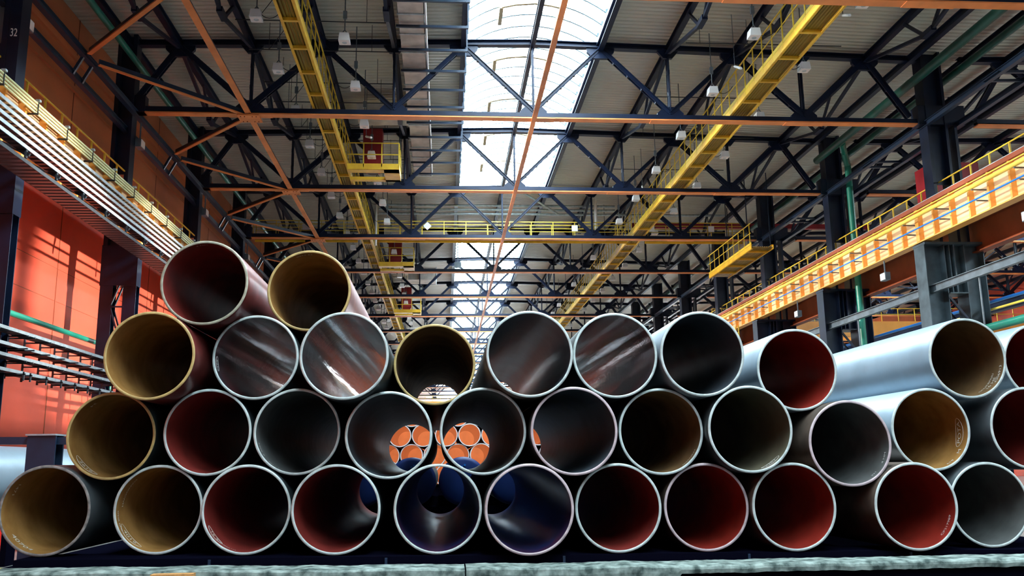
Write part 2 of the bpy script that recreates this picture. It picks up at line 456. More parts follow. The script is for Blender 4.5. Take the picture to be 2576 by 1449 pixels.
def column_right(k, label, dx=0):
    y = TY(k); t = thing('steel_column', (22.1+dx, y, -E), label, 'column')
    for x, nm in ((20.95+dx, 'crane_branch'), (22.7+dx, 'outer_branch')):
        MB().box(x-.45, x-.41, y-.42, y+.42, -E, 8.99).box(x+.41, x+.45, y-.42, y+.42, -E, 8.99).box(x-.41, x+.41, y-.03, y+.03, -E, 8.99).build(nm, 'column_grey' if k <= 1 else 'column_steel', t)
    m = MB(); z = -1.4
    while z < 5.5:
        for s in (-.4, .4):
            m.bar((21.4+dx, y+s, z), (22.85+dx, y+s, z+2.), .09, .09); m.bar((22.85+dx, y+s, z+2.1), (21.4+dx, y+s, z+4.), .09, .09)
        z += 4.1
    m.build('lattice_brace', 'column_steel', t)
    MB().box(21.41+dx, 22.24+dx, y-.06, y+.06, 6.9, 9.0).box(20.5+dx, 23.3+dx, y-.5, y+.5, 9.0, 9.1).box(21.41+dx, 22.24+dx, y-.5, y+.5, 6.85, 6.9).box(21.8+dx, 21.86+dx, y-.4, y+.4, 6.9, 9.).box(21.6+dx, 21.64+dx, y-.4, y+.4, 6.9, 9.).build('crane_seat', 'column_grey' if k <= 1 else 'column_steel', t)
    MB().box(21.28+dx, 21.42+dx, y-.35, y+.35, 9.1, 18.).box(22.1+dx, 22.22+dx, y-.35, y+.35, 9.1, 18.).box(21.42+dx, 22.1+dx, y-.03, y+.03, 11.8, 18.).box(22.55+dx, 22.67+dx, y-.3, y+.3, 9.1, 14.6).build('upper_shaft', 'column_steel', t)
    MB().box(20.95+dx, 23.1+dx, y-.3, y+.3, 14.5, 15.4).build('truss_seat', 'column_steel', t)
    return t
for k in range(0, 15):
    column_right(k, 'navy steel column between the two halls on the right, %s from the front' % nth(k))
for k in range(2, 13):
    column_right(k, 'navy column on the far red wall of the neighbouring hall, %s from the front' % nth(k), 34.2)

MB().box(-13.45, -12.86, TY(0)-.1, TY(0)+.06, 12.5, 13.75).build('side_panel', 'grey_steel', cols[0])
MB().box(-12.84, -12.52, TY(0)-.28, TY(0)+.28, 8.9, 18).build('front_flange', 'column_steel', cols[0])
# painted 32 on the front left column
def text_mesh(body, size, depth=.003):
    c = bpy.data.curves.new('t', 'FONT'); c.body = body; c.size = size; c.extrude = depth; c.align_x = 'CENTER'; c.align_y = 'CENTER'
    o = bpy.data.objects.new('t', c); COL.objects.link(o)
    dg = bpy.context.evaluated_depsgraph_get(); me = bpy.data.meshes.new_from_object(o.evaluated_get(dg))
    vs = [tuple(v.co) for v in me.vertices]; fs = [tuple(p.vertices) for p in me.polygons]
    bpy.data.objects.remove(o); bpy.data.curves.remove(c); bpy.data.meshes.remove(me)
    return vs, fs
vs, fs = text_mesh('32', .36)
m = MB(); m._add([(-12.69+x*.6, TY(0)-.285-z, 12.72+y) for x, y, z in vs], fs)
o = m.build('painted_number', 'chalk', cols[0], fixn=False); o['label'] = 'pale painted number 32'

# lengthwise eaves beams tying the column heads
def twin_beam(x, z, dx, dz, label):
    t = thing('eaves_beam', (x, TY(0), z), label, 'beam')
    MB().ibeam((x, 12, z), (x, TY(14), z), .2, .24, .02).build('upper_channel', 'navy_edge', t)
    MB().ibeam((x+dx, 12, z+dz), (x+dx, TY(14), z+dz), .2, .24, .02).build('lower_channel', 'navy_edge', t)
    for k in range(-1, 12):
        y = TY(k)+BAY/2
        MB().bar((x, y-.4, z-.02), (x+dx, y-.4, z+dz+.02), .1, .1).bar((x, y+.4, z-.02), (x+dx, y+.4, z+dz+.02), .1, .1).bar((x, y-.5, z-.03), (x, y+.5, z-.03), .3, .03).build('spacer', 'navy_edge', t)
twin_beam(-12.75, 14.5, -.35, -.75, 'dark twin lengthwise beam crossing the orange wall on the left')
twin_beam(21.3, 14.55, 1.5, 0, 'dark twin lengthwise beam tying the right column row')

# ================================================================== CRANE RUNWAYS
def girder(x, z0, z1, label, mt, s, yend=TY(16), flange='girder_rust', step=BAY/8, thick=.9):
    t = thing('crane_girder', (x, TY(0), z0), label, 'crane girder')
    MB().box(x-.02, x+.02, 5, yend, z0, z1).build('web', 'girder_orange_lit' if mt == 'girder_orange' else mt, t)
    MB().box(x-.22, x+.22, 5, yend, z0-.05, z0).build('bottom_flange', mt, t)
    MB().box(x-.28, x+.28, 5, yend, z1, z1+.18).build('top_flange', flange, t)
    MB().box(x-.06, x+.06, 5, yend, z1+.18, z1+.32).build('crane_rail', 'galvanised', t)
    n = 0; y = TY(-1)
    while y < yend and n < 98:
        big = n % 8 == 0
        MB().box(x+s*.02, x+s*.24, y-(.13 if big else .05), y+(.13 if big else .05), z0, z1).build('stiffener', mt, t); y += step; n += 1
    return t
girder(20.75, 9.22, 10.62, 'bright orange crane runway girder along the right column row', 'girder_orange', -1)
girder(23.1, 8.75, 10.0, 'rust brown crane girder behind the right columns, facing the neighbouring hall', 'girder_rust', 1)
girder(-12.45, 8.85, 10.68, 'bright orange crane runway girder along the left wall, behind the cable trays', 'girder_orange', 1)
girder(21.9+34.2, 8.8, 10.0, 'orange crane girder along the red wall of the neighbouring hall', 'girder_orange', -1)

def rail(x, z, label, y0, y1, step=1.3, h=1.05, mt='rail_yellow', name='handrail'):
    t = thing(name, (x, y0, z), label, 'handrail')
    MB().bar((x, y0, z+h), (x, y1, z+h), .05, .05).build('top_rail', mt, t)
    MB().bar((x, y0, z+h*.5), (x, y1, z+h*.5), .03, .04).build('mid_rail', mt, t)
    MB().bar((x, y0, z+.06), (x, y1, z+.06), .02, .14).build('toe_board', mt, t)
    y = y0+.1; n = 0
    while y < y1 and n < 98:
        MB().bar((x, y, z), (x, y, z+h), .06, .05).build('post', mt, t); y += step; n += 1
rail(-13.0, 10.9, 'yellow handrail beside the left crane rail, against the orange wall', 18, TY(9), 1.3)
rail(21.7, 10.85, 'yellow handrail behind the right crane rail', 18, TY(10), 1.3)
rail(23.5, 10.05, 'yellow handrail facing the neighbouring hall', 18, 70, 1.3)

def tube_thing(name, pts, r, mt, label, cat, clamps=None, n=14):
    t = thing(name, pts[0], label, cat)
    MB().path(pts, r, n).build('tube', mt, t)
    if clamps:
        for p, q in clamps:
            MB().bar(p, q, .05, .05).build('bracket', 'grey_steel', t)
    return t
# right girder: yellow conductor tube, blue hose, thin line with their brackets
cl = [((20.1, TY(k*.25-1)+.4, 10.05), (20.7, TY(k*.25-1)+.4, 10.05)) for k in range(0, 44)]
tube_thing('conductor_tube', [(20.15, 8, 10.18), (20.15, TY(12), 10.18)], .09, 'pipe_yellow', 'thick yellow tube on brackets along the bright right girder', 'pipe', cl)
cl = [((20.25, TY(k*.25-1)+.4, 9.62), (20.7, TY(k*.25-1)+.4, 9.62)) for k in range(0, 44)]
tube_thing('water_hose', [(20.25, 8, 9.68), (20.25, TY(12), 9.68)], .035, 'pipe_blue', 'thin blue line on brackets along the bright right girder', 'pipe', cl)
tube_thing('conductor_tube', [(20.45, 8, 10.52), (20.45, TY(12), 10.52)], .03, 'pipe_yellow', 'thin yellow line just under the top flange of the right girder', 'pipe')
# left girder: four cream conductor tubes with cross arms
for i in range(4):
    z = 10.62-.085*i; x = -11.95-.02*i
    tube_thing('conductor_tube', [(x, 8, z), (x, TY(10), z)], .032, 'tube_cream', 'cream conductor tube along the left girder, %s' % ['topmost of four', 'second from the top of four', 'third from the top of four', 'lowest of four'][i], 'pipe', n=8)
for k in range(0, 60):
    y = TY(-1)+k*BAY/5
    t = thing('tube_bracket', (-12.2, y, 10.2), 'dark cross arm holding the cream tubes, %s from the front of the left runway' % nth(k), 'bracket', None)
    if k >= 30: t['label'] = 'dark cross arm holding the cream tubes far down the left runway'; t['group'] = 'far tube cross arms'
    MB().bar((-12.2, y, 10.3), (-11.9, y, 10.3), .05, .05).bar((-11.92, y, 10.28), (-11.92, y, 10.66), .025, .03).build('arm', 'cable_black', t)
    MB().box(-11.99, -11.87, y-.06, y+.06, 10.68, 10.74).build('clamp', 'galvanised', t)

# cable trays on the left
def tray(x, z, w, label, y0=12, y1=TY(10), h=.1, rm='galvanised'):
    t = thing('cable_tray', (x, y0, z), label, 'cable tray')
    MB().box(x-w/2, x-w/2+.025, y0, y1, z, z+h).build('side_rail', rm, t)
    MB().box(x+w/2-.025, x+w/2, y0, y1, z, z+h).build('side_rail', rm, t)
    MB().box(x-w/2+.025, x+w/2-.025, y0, y1, z, z+.012).build('slotted_floor', 'tray_floor', t)
    m = MB()
    for i in range(max(2, int(w/.07))):
        cx = x-w/2+.05+i*(w-.1)/max(1, int(w/.07)-1); r = random.uniform(.016, .026)
        pts = [(cx+random.uniform(-.012, .012), y0+j*(y1-y0)/50, z+.03+r+random.uniform(0, .02)) for j in range(51)]
        m.path(pts, r, 6)
    m.build('cables', 'cable_black', t, kind='stuff')
ups = [(-11.99, 9.86, .3), (-11.78, 9.48, .3), (-11.55, 9.09, .3), (-11.32, 8.70, .3), (-11.1, 8.32, .3)]
pos5 = ['topmost of five', 'second from the top of five', 'middle one of five', 'fourth from the top of five', 'lowest of five']
for i, (x, z, w) in enumerate(ups):
    tray(x, z, w, 'galvanised cable tray under the left crane runway, %s' % pos5[i])
tray(-11.25, 7.9, .72, 'dark perforated cable trough below the stack of galvanised trays', 12, TY(10), .1, 'tray_dark')
for k in range(0, 40):
    y = 19.5+k*1.9
    t = thing('tray_bracket', (-11.9, y, 8.5), 'dark bracket carrying the upper cable trays, %s from the front' % nth(k) if k < 30 else 'dark bracket carrying the upper cable trays far down the wall', 'bracket', 'far tray brackets' if k >= 30 else None)
    m = MB().bar((-12.15, y, 9.75), (-10.95, y, 8.2), .05, .06).bar((-12.2, y, 8.78), (-10.9, y, 8.18), .06, .08).bar((-11.0, y, 8.1), (-11.0, y, 8.4), .05, .1)
    m.build('arm', 'tray_dark', t)
pos4 = ['topmost of four', 'second from the top of four', 'third from the top of four', 'lowest of four']
for i in range(4):
    tray([-12.0, -12.25, -12.0, -12.2][i], 3.78-.36*i, .5 if i % 2 else .42, 'galvanised cable tray at mid height of the red wall, %s' % pos4[i], 16, 46, .09, 'tray_steel')
for k in range(0, 22):
    y = 22.3+k*1.05
    if min(abs(y-TY(q)) for q in range(3)) < .32: y = min((TY(q) for q in range(3)), key=lambda v: abs(y-v))+.36*(1 if k % 2 else -1)
    t = thing('tray_bracket', (-12.2, y, 2.5), 'upright bracket carrying the lower cable trays, %s from the front' % nth(k), 'bracket')
    m = MB().bar((-12.52, y, 2.6), (-12.52, y, 3.95), .05, .05)
    for i in range(4): m.bar((-12.52, y, 3.76-.36*i), (-11.75, y, 3.76-.36*i), .04, .04)
    m.bar((-11.8, y, 2.5), (-11.8, y, 2.75), .04, .04)
    m.build('upright', 'tray_dark', t)
# green pipes
tube_thing('water_pipe', [(-13.95, 20, 5.0), (-13.95, 60, 5.07)], .1, 'pipe_green', 'green pipe running along the red wall above the lower cable trays', 'pipe')
tube_thing('water_pipe', [(-13.95, 38.6, 5.0), (-13.95, 38.6, -E)], .06, 'pipe_green', 'thin green downpipe beside the second left column', 'pipe')
tube_thing('water_pipe', [(-12.68, 26.4, 16.55), (-12.68, TY(6), 16.5)], .13, 'pipe_green', 'green pipe high under the roof along the left column heads', 'pipe')
tube_thing('water_pipe', [(20.7, 12, 16.45), (20.7, 46, 16.35)], .2, 'green_dark', 'thick green pipe high under the roof in front of the right columns', 'pipe')
tube_thing('water_pipe', [(22.5, 12, 16.7), (22.5, TY(8), 16.65)], .16, 'green_dark', 'green pipe high under the roof behind the right columns', 'pipe')
tube_thing('water_pipe', [(20.95, 43.3, 16.4), (21.6, 44.5, 16.3), (21.92, 44.9, 15.7), (21.92, 44.9, 5.75), (21.92, 44.3, 5.6), (21.9, 41, 5.5)], .17, 'pipe_green', 'green downpipe dropping between the right columns and bending at its foot', 'pipe')
tube_thing('water_pipe', [(20.3, 33, 4.74), (20.3, 15, 4.88)], .15, 'pipe_green', 'green pipe just above the silver pipes at the right edge', 'pipe')
tube_thing('water_pipe', [(23.5, 12, 6.6), (23.5, TY(5), 6.5)], .07, 'pipe_blue', 'blue pipe running behind the right columns', 'pipe')
tube_thing('gas_pipe', [(23.4, 12, 6.28), (23.4, TY(5), 6.1)], .05, 'pipe_yellow', 'thin yellow pipe just below the blue pipe behind the right columns', 'pipe')
# grey service beam along the right columns
t = thing('service_beam', (21.0, 20, 7.0), 'grey lengthwise service beam clamped to the right columns below the crane girder', 'beam')
MB().ibeam((20.85, 14, 7.12), (20.85, TY(6), 7.05), .2, .34, .03).build('beam', 'grey_steel', t)
for k in range(0, 6):
    y = TY(k)
    MB().bar((21.0, y+.3, 6.9), (22.6, y+1.6, 4.9), .2, .16).build('knee_brace', 'grey_steel', t)
    MB().tube((20.9, y-3.4, 6.95), (20.9, y-3.4, 4.9), .035, 8).build('hanger', 'grey_steel', t)
t = thing('service_beam', (23.6, 20, 6.0), 'black lengthwise beam behind the blue pipe in the neighbouring hall', 'beam')
MB().ibeam((24.5, 14, 6.6), (24.5, TY(8), 6.5), .3, .5, .03).build('beam', 'navy_steel', t)
#PART3

t = thing('added_lamp', (1, 64, 14.2), 'added lamp under the seventh bay aimed at the orange partition', 'added_lamp')  # housing and rod made up for the added partition lamp
MB().box(.75, 1.25, 63.5, 63.68, 14.1, 14.5).build('housing', 'grey_steel', t)
MB().bar((1, 63.6, 14.5), (1, 63.6, 18.25), .05, .05).build('hanger_rod', 'grey_steel', t)
for i, (a, b, pw, an) in enumerate(LAMPS[:9]):
    s = 1 if a[0] > 0 else -1
    t = thing('added_lamp', a, ('added lamp below the right crane girder aimed at the red wall, %s from the front' if s > 0 else 'added lamp on the left eaves beam aimed across the hall, %s from the front') % nth(i if s > 0 else i-3), 'added_lamp')  # fixtures made up to carry the added lamps
    MB().box(min(a[0]+s*.32, a[0]+s*.56), max(a[0]+s*.32, a[0]+s*.56), a[1]-.25, a[1]+.25, a[2]-.18, a[2]+.18).build('housing', 'grey_steel', t)
    MB().box(min(a[0]+s*.30, a[0]+s*.32), max(a[0]+s*.30, a[0]+s*.32), a[1]-.22, a[1]+.22, a[2]-.15, a[2]+.15).build('lens', 'lamp_lens', t)
    MB().bar((a[0]+s*.45, a[1], a[2]+.18), (a[0]+s*.45, a[1], a[2]+(.75 if s > 0 else .95)), .05, .05).build('bracket', 'grey_steel', t)

# ================================================================== CATWALKS
def catwalk(xa, xb, z, y0, y1, label, rails):
    t = thing('catwalk', ((xa+xb)/2, y0, z), label, 'catwalk')
    MB().box(xa+.06, xb-.06, y0, y1, z+.1, z+.14).build('deck', 'grating', t)
    for x in (xa, xb):
        m = MB().box(x-.015, x+.015, y0, y1, z, z+.26)
        s = 1 if x == xa else -1
        m.box(min(x, x+s*.09), max(x, x+s*.09), y0, y1, z-.01, z+.01); m.box(min(x, x+s*.09), max(x, x+s*.09), y0, y1, z+.25, z+.27)
        m.build('edge_beam', 'catwalk_yellow', t)
    y = y0+1; n = 0
    while y < y1 and n < 70:
        MB().box(xa, xb, y-.06, y+.06, z-.02, z+.1).build('cross_beam', 'catwalk_yellow', t); y += BAY/5; n += 1
    for x in rails:
        MB().bar((x, y0, z+1.6), (x, y1, z+1.6), .045, .045).build('top_rail', 'rail_yellow', t)
        MB().bar((x, y0, z+1.0), (x, y1, z+1.0), .03, .035).build('mid_rail', 'rail_yellow', t)
        MB().bar((x, y0, z+.35), (x, y1, z+.35), .015, .14).build('toe_board', 'rail_yellow', t)
    per = 98//max(1, len(rails))
    for x in rails:
        y = y0+.2; n = 0
        while y < y1 and n < per:
            MB().bar((x, y, z+.1), (x, y, z+1.6), .045, .035).build('post', 'rail_yellow', t); y += 1.05 if len(rails) == 1 else 2.0; n += 1
    return t
catwalk(12.55, 13.45, 14.92, 15, 112, 'yellow catwalk with handrail hung under the roof on the right of the skylight', (12.55,))
catwalk(-5.55, -4.88, 14.92, 15, 112, 'yellow catwalk with handrail hung under the roof on the left of the skylight', (-4.9,))
# crosswise catwalk beyond the third truss
def cross_walk(xa, xb, y, z, w, label, per=1.05):
    t = thing('catwalk', ((xa+xb)/2, y, z), label, 'catwalk')
    MB().box(xa, xb, y, y+w, z+.1, z+.14).build('deck', 'grating', t)
    for yy in (y, y+w):
        MB().box(xa, xb, yy-.02, yy+.02, z-.05, z+.22).build('edge_beam', 'catwalk_yellow', t)
        MB().bar((xa, yy, z+1.2), (xb, yy, z+1.2), .05, .05).build('top_rail', 'rail_yellow', t)
        MB().bar((xa, yy, z+.75), (xb, yy, z+.75), .035, .035).build('mid_rail', 'rail_yellow', t)
        x = xa+.05; n = 0
        while x <= xb and n < 49:
            MB().bar((x, yy, z+.1), (x, yy, z+1.2), .04, .05).build('post', 'rail_yellow', t); x += per; n += 1
    return t
cross_walk(-4.4, 12.4, TY(3)+.23, 14.62, .8, 'yellow crosswise catwalk behind the fourth truss, spanning under the skylight', 2.9/2)
cross_walk(13.6, 20.4, TY(3)+.23, 14.62, .8, 'yellow crosswise catwalk behind the fourth truss, between right catwalk and column', 1.45)
cross_walk(-12.4, -5.7, TY(3)+.23, 14.62, .8, 'yellow crosswise catwalk behind the fourth truss, between left wall and left catwalk', 1.45)
# short lit stretch of catwalk by the right column row and overhead crane bridges
amber = catwalk(19.0, 20.4, 12.9, 52.5, 61.5, 'short amber catwalk slung in front of the right column row, beyond the fourth truss', (19.0,))
for yy in (53, 57, 61):
    MB().bar((20.42, yy, 12.95), (20.42, yy, roof_z(20.4, XC)), .05, .05).build('hanger', 'navy_edge', amber); MB().bar((18.98, yy, 14.6), (18.98, yy, roof_z(19, XC)), .05, .05).build('hanger', 'navy_edge', amber)
def crane_bridge(x0, x1, y, z, label):
    t = thing('bridge_crane', ((x0+x1)/2, y, z), label, 'bridge crane')
    MB().box(x0, x1, y, y+.6, z, z+1.3).build('main_beam', 'girder_orange', t)
    MB().box(x0, x1, y+2.4, y+3., z, z+1.3).build('main_beam', 'girder_orange', t)
    for x in (x0, x1-1.): MB().box(x, x+1., y-.8, y+3.8, z-.1, z+.7).build('end_carriage', 'girder_orange', t)
    MB().box((x0+x1)/2-1.5, (x0+x1)/2+1.5, y+.2, y+2.8, z+1.3, z+1.8).build('trolley', 'girder_rust', t)
    for h in (.6, 1.1): MB().bar((x0, y-.1, z+1.3+h), (x1, y-.1, z+1.3+h), .05, .05).build('hand_rail', 'rail_yellow', t)
    x = x0
    while x < x1: MB().bar((x, y-.1, z+1.3), (x, y-.1, z+2.4), .05, .05).build('post', 'rail_yellow', t); x += 1.5
    return t
crane_bridge(22.9, 56.3, 74, 10.43, 'yellow bridge crane spanning the neighbouring hall, nearer of two')
crane_bridge(22.9, 56.3, 99, 10.43, 'yellow bridge crane spanning the neighbouring hall, farther of two')
crane_bridge(-12.7, 21.0, 178, 11.1, 'yellow bridge crane far down the main hall')

# ================================================================== FLOODLIGHTS hanging from the roof
def flood(x, y, z, label, tilt=.0):
    t = thing('floodlight', (x, y, z), label, 'floodlight')
    s = .21
    hs = MB().prism([(x-s, z), (x+s, z), (x+s*.8, z+.30), (x-s*.8, z+.30)], 'y', y-s, y+s).build('housing', 'white_paint', t)
    MB().box(x-s*.88, x+s*.88, y-s*.88, y+s*.88, z-.015, z).build('lens', 'lamp_lens', hs)
    MB().tube((x, y, z-.018), (x, y, z-.012), .09, 12).build('reflector_bowl', 'galvanised', hs)
    MB().bar((x-s*.7, y, z+.30), (x, y, z+.5), .03, .03).bar((x+s*.7, y, z+.30), (x, y, z+.5), .03, .03).build('bracket', 'grey_steel', t)
    MB().tube((x, y, z+.48), (x, y, roof_z(x, XC)), .022, 6).build('hanger_rod', 'grey_steel', t)
    MB().box(x-.07, x+.07, y-.05, y+.05, z+.95, z+1.25).build('junction_box', 'grey_steel', t)
    m = MB(); d = .9 if x < XC else .9; sx = 1 if x < -5 or 4 < x < 12.5 else -1
    pts = [(x+sx*d*i/8, y, z+.4+.35*((i/4-1)**2-1)) for i in range(9)]
    m.path(pts, .014, 5).build('cable', 'cable_black', t)
    return t
fl = 0
rows = [(11.46, 29.9, 5.21, 15.4, 'row left of the right catwalk', 17), (14.47, 27.4, 5.21, 15.4, 'row right of the right catwalk', 16),
        (-6.56, 29.4, 4.26, 15.4, 'row left of the left catwalk', 18), (-3.68, 31.0, 4.22, 15.4, 'row right of the left catwalk', 18)]
for x, y, st, z, nm, n in rows:
    for i in range(n):
        flood(x, y+st*i, z, 'white hanging floodlight, %s from the front in the %s' % (nth(i), nm))
def tube_lamp(px, a, b):
    t = thing('tube_lamp', a, px, 'tube lamp')
    MB().tube(a, b, .05, 10).build('tube', 'white_paint', t)
    m = MB().tube((a[0], a[1], a[2]), (a[0], a[1], roof_z(a[0], XC)), .015, 6); m.build('hanger_rod', 'grey_steel', t)
tube_lamp('slanting white tube lamp beside the right catwalk, before the second truss', (11.9, 33.4, 15.9), (11.75, 32.3, 15.3))
tube_lamp('slanting white tube lamp right of the right catwalk under the nearest bay', (14.6, 29.2, 16.), (14.2, 27.9, 15.3))
tube_lamp('slanting white tube lamp left of the left catwalk, past the second truss', (-7.05, 38.8, 15.6), (-6.6, 37.6, 15.2))
tube_lamp('slanting white tube lamp in front of the nearest red ventilation unit', (-3.75, 41.2, 15.6), (-3.4, 40.0, 15.1))
tube_lamp('slanting white tube lamp right of the left catwalk, past the third truss', (-3.75, 47.9, 15.3), (-3.5, 47.0, 14.8))
tube_lamp('slanting white tube lamp right of the right catwalk, before the fourth truss', (14.4, 38.6, 15.9), (14.0, 37.6, 15.3))
tube_lamp('slanting white tube lamp left of the right catwalk, before the fourth truss', (11.6, 49.5, 15.9), (11.4, 48.5, 15.3))

# thin conduits hung crosswise between the beams
for i, y in enumerate([27.6, 30.4, 32.3, 34.8, 38.0, 40.2, 43.4, 45.2, 48.2, 50.6, 53.5]):
    t = thing('conduit', (-4.5, y, 17.0), 'thin dark conduit hung crosswise under the roof left of the skylight, %s from the front' % nth(i), 'conduit')
    MB().tube((-8.0, y, 16.9), (-2.2, y, 16.9), .022, 6).build('tube', 'cable_black', t)
    for x in (-7.2, -5.8, -3.0): MB().tube((x, y, 16.9), (x, y, 18.1), .012, 5).build('hanger', 'cable_black', t)
    MB().bar((-7.2, y, 16.9), (-6.6, y, 17.8), .02, .02).build('stay', 'cable_black', t)
for i, y in enumerate([28.6, 33.4, 38.9, 44.1, 49.4]):
    t = thing('conduit', (11.5, y, 17.0), 'thin dark conduit hung crosswise under the roof right of the skylight, %s from the front' % nth(i), 'conduit')
    MB().tube((9.9, y, 16.9), (16.5, y, 16.9), .022, 6).build('tube', 'cable_black', t)
    for x in (10.5, 12.5, 15.0): MB().tube((x, y, 16.9), (x, y, 18.0), .012, 5).build('hanger', 'cable_black', t)

# ================================================================== AIR DUCTS
def duct(x0, x1, y0, y1, z0, z1, label, axis='y'):
    t = thing('air_duct', ((x0+x1)/2, y0, z0), label, 'air duct')
    L = (y1-y0) if axis == 'y' else (x1-x0); n = int(L/1.55); 
    for i in range(n):
        a, b = i*L/n, (i+1)*L/n
        if axis == 'y': MB().box(x0, x1, y0+a+.03, y0+b-.03, z0, z1).build('section', 'duct_foil', t)
        else: MB().box(x0+a+.03, x0+b-.03, y0, y1, z0, z1).build('section', 'duct_foil', t)
        if axis == 'y': MB().box(x0-.04, x1+.04, y0+b-.035, y0+b+.035, z0-.04, z1+.04).build('flange', 'galvanised', t)
        else: MB().box(x0+b-.035, x0+b+.035, y0-.04, y1+.04, z0-.04, z1+.04).build('flange', 'galvanised', t)
    if axis == 'y': MB().box(x1+.045, x1+.1, y0, y1, z0-.02, z0+.45).build('side_strip', 'white_paint', t)  # white strip along the right side of the duct
    return t
duct(-1.74, -.78, 20, 50.5, 16.75, 17.35, 'long foil-clad air duct running lengthwise left of the skylight')
duct(-4.3, -1.78, 41.5, 42.9, 16.85, 17.45, 'foil-clad branch duct running crosswise to the nearest red unit', 'x')
duct(-4.3, -1.7, 62.2, 63.8, 16.2, 16.9, 'pale branch duct end near the second red unit', 'x')
duct(-3.2, -.7, 78, 80, 16.2, 17.3, 'white wide duct hung across beyond the fifth truss', 'x')
for i in range(12):
    y = 28.05+i*1.98
    t = thing('duct_bracket', (-.3, y, 16.6), 'black cross bracket under the long air duct, %s from the front' % nth(i), 'bracket')
    MB().bar((-1.85, y, 16.63), (.95, y, 16.63), .1, .1).build('bar', 'navy_edge', t)
    MB().bar((.93, y, 16.63), (.93, y, 18.0), .06, .06).build('upright', 'navy_edge', t)

# ================================================================== SERVICE PLATFORMS with red ventilation units
for i, y in enumerate([42.75, 64.7, 85.2]):
    nm = ['nearest', 'middle', 'farthest'][i]
    t = thing('service_platform', (-3.4, y, 14.5), 'yellow railed service platform beside the left catwalk, %s of three' % nm, 'platform')
    MB().box(-4.8, -2.25, y, y+.5, 14.45, 14.62).box(-3.0, -2.25, y, y+1.9, 14.45, 14.6).box(-4.8, -2.25, y+1.6, y+1.9, 14.45, 14.62).build('deck', 'catwalk_yellow', t)
    MB().bar((-4.8, y, 14.62), (-2.25, y, 14.62), .05, .3).bar((-2.25, y, 14.62), (-2.25, y+1.9, 14.62), .05, .3).build('edge_beam', 'catwalk_yellow', t)
    m = MB()
    for h in (.55, 1.15): m.bar((-4.8, y, 14.7+h), (-2.25, y, 14.7+h), .045, .045).bar((-2.25, y, 14.7+h), (-2.25, y+1.9, 14.7+h), .045, .045)
    m.build('hand_rail', 'rail_yellow', t)
    for x, yy in ((-4.0, y), (-3.1, y), (-2.25, y), (-2.25, y+.95), (-2.25, y+1.9)):
        MB().bar((x, yy, 14.6), (x, yy, 15.85), .05, .05).build('post', 'rail_yellow', t)
    MB().bar((-2.25, y+.5, 15.8), (-2.25, y+.5, 18.2), .05, .05).build('hanger', 'navy_edge', t); MB().bar((-2.25, y+1.9, 15.8), (-2.25, y+1.9, 18.2), .05, .05).build('hanger', 'navy_edge', t)
    t = thing('ventilation_unit', (-3.7, y+1.0, 15.2), 'dark red ventilation unit above the yellow service platform, %s of three' % nm, 'ventilation unit')
    MB().box(-4.2, -3.2, y+1.7, y+2.5, 15.3, 17.3).build('casing', 'dark_red', t)
    MB().prism([(-4.2, 15.3), (-3.2, 15.3), (-3.35, 15.05), (-4.05, 15.05)], 'y', y+1.75, y+2.45).build('outlet', 'dark_red', t)
    MB().tube((-3.7, y+2.1, 15.05), (-3.7, y+2.1, 14.95), .28, 20).build('fan_ring', 'cable_black', t)
t = thing('ventilation_unit', (24.5, 41, 11.2), 'dark red ventilation box behind the right girder rail, up near the column', 'ventilation unit')
MB().box(23.9, 26.3, 40.2, 41.8, 12.2, 14.3).build('casing', 'dark_red', t)
MB().prism([(23.9, 12.2), (26.3, 12.2), (25.9, 11.3), (24.3, 11.3)], 'y', 40.3, 41.7).build('outlet', 'dark_red', t)
MB().box(24.5, 24.6, 40.9, 41.0, 14.3, 18.1).build('hanger', 'navy_edge', t)
MB().box(25.6, 25.7, 40.9, 41.0, 14.3, 18.1).build('hanger', 'navy_edge', t)
# crosswise service pipes in the roof gap
for i, (z, y) in enumerate([(17.75, 60.0), (17.45, 60.0), (17.2, 60.2)]):
    tube_thing('service_pipe', [(-4.5, y, z), (20 if i == 2 else 12, y, z)], .085, 'galvanised', 'silver pipe crossing the hall at the gap in the skylight, %s of three' % ['upper', 'middle', 'lower'][i], 'pipe')
tube_thing('service_pipe', [(5.2, 58.3, 18.3), (8.0, 59.85, 17.1)], .08, 'galvanised', 'short silver pipe slanting down beside the skylight gap', 'pipe')
tube_thing('service_pipe', [(-4.6, 59, 18.2), (-4.6, 59, 14.6)], .08, 'white_paint', 'white downpipe at the left end of the crosswise catwalk', 'pipe')
tube_thing('service_pipe', [(10.4, 58.6, 17.9), (10.4, 58.6, 15.2)], .1, 'white_paint', 'white downpipe at the right part of the crosswise catwalk', 'pipe')
# small white sign plates on the crosswise catwalk
for i, (x, dz) in enumerate([(-1.1, 0), (9.0-.3, 0), (13.9, 0), (18.0, 0), (-9.0, 0)]):
    t = thing('sign_plate', (x, TY(3)+.3, 15.3), 'small white square plate on the crosswise catwalk rail, %s from the left' % ['second', 'third', 'fourth', 'fifth', 'nearest'][i].replace('nearest', 'first'), 'plate')
    a = .2
    if i == 0: MB().prism([(x-.28, 15.5), (x, 15.22), (x+.28, 15.5), (x, 15.78)], 'y', TY(3)+.19, TY(3)+.21).build('plate', 'white_paint', t)
    else: MB().box(x-a, x+a, TY(3)+.19, TY(3)+.21, 15.2, 15.6).build('plate', 'white_paint', t)

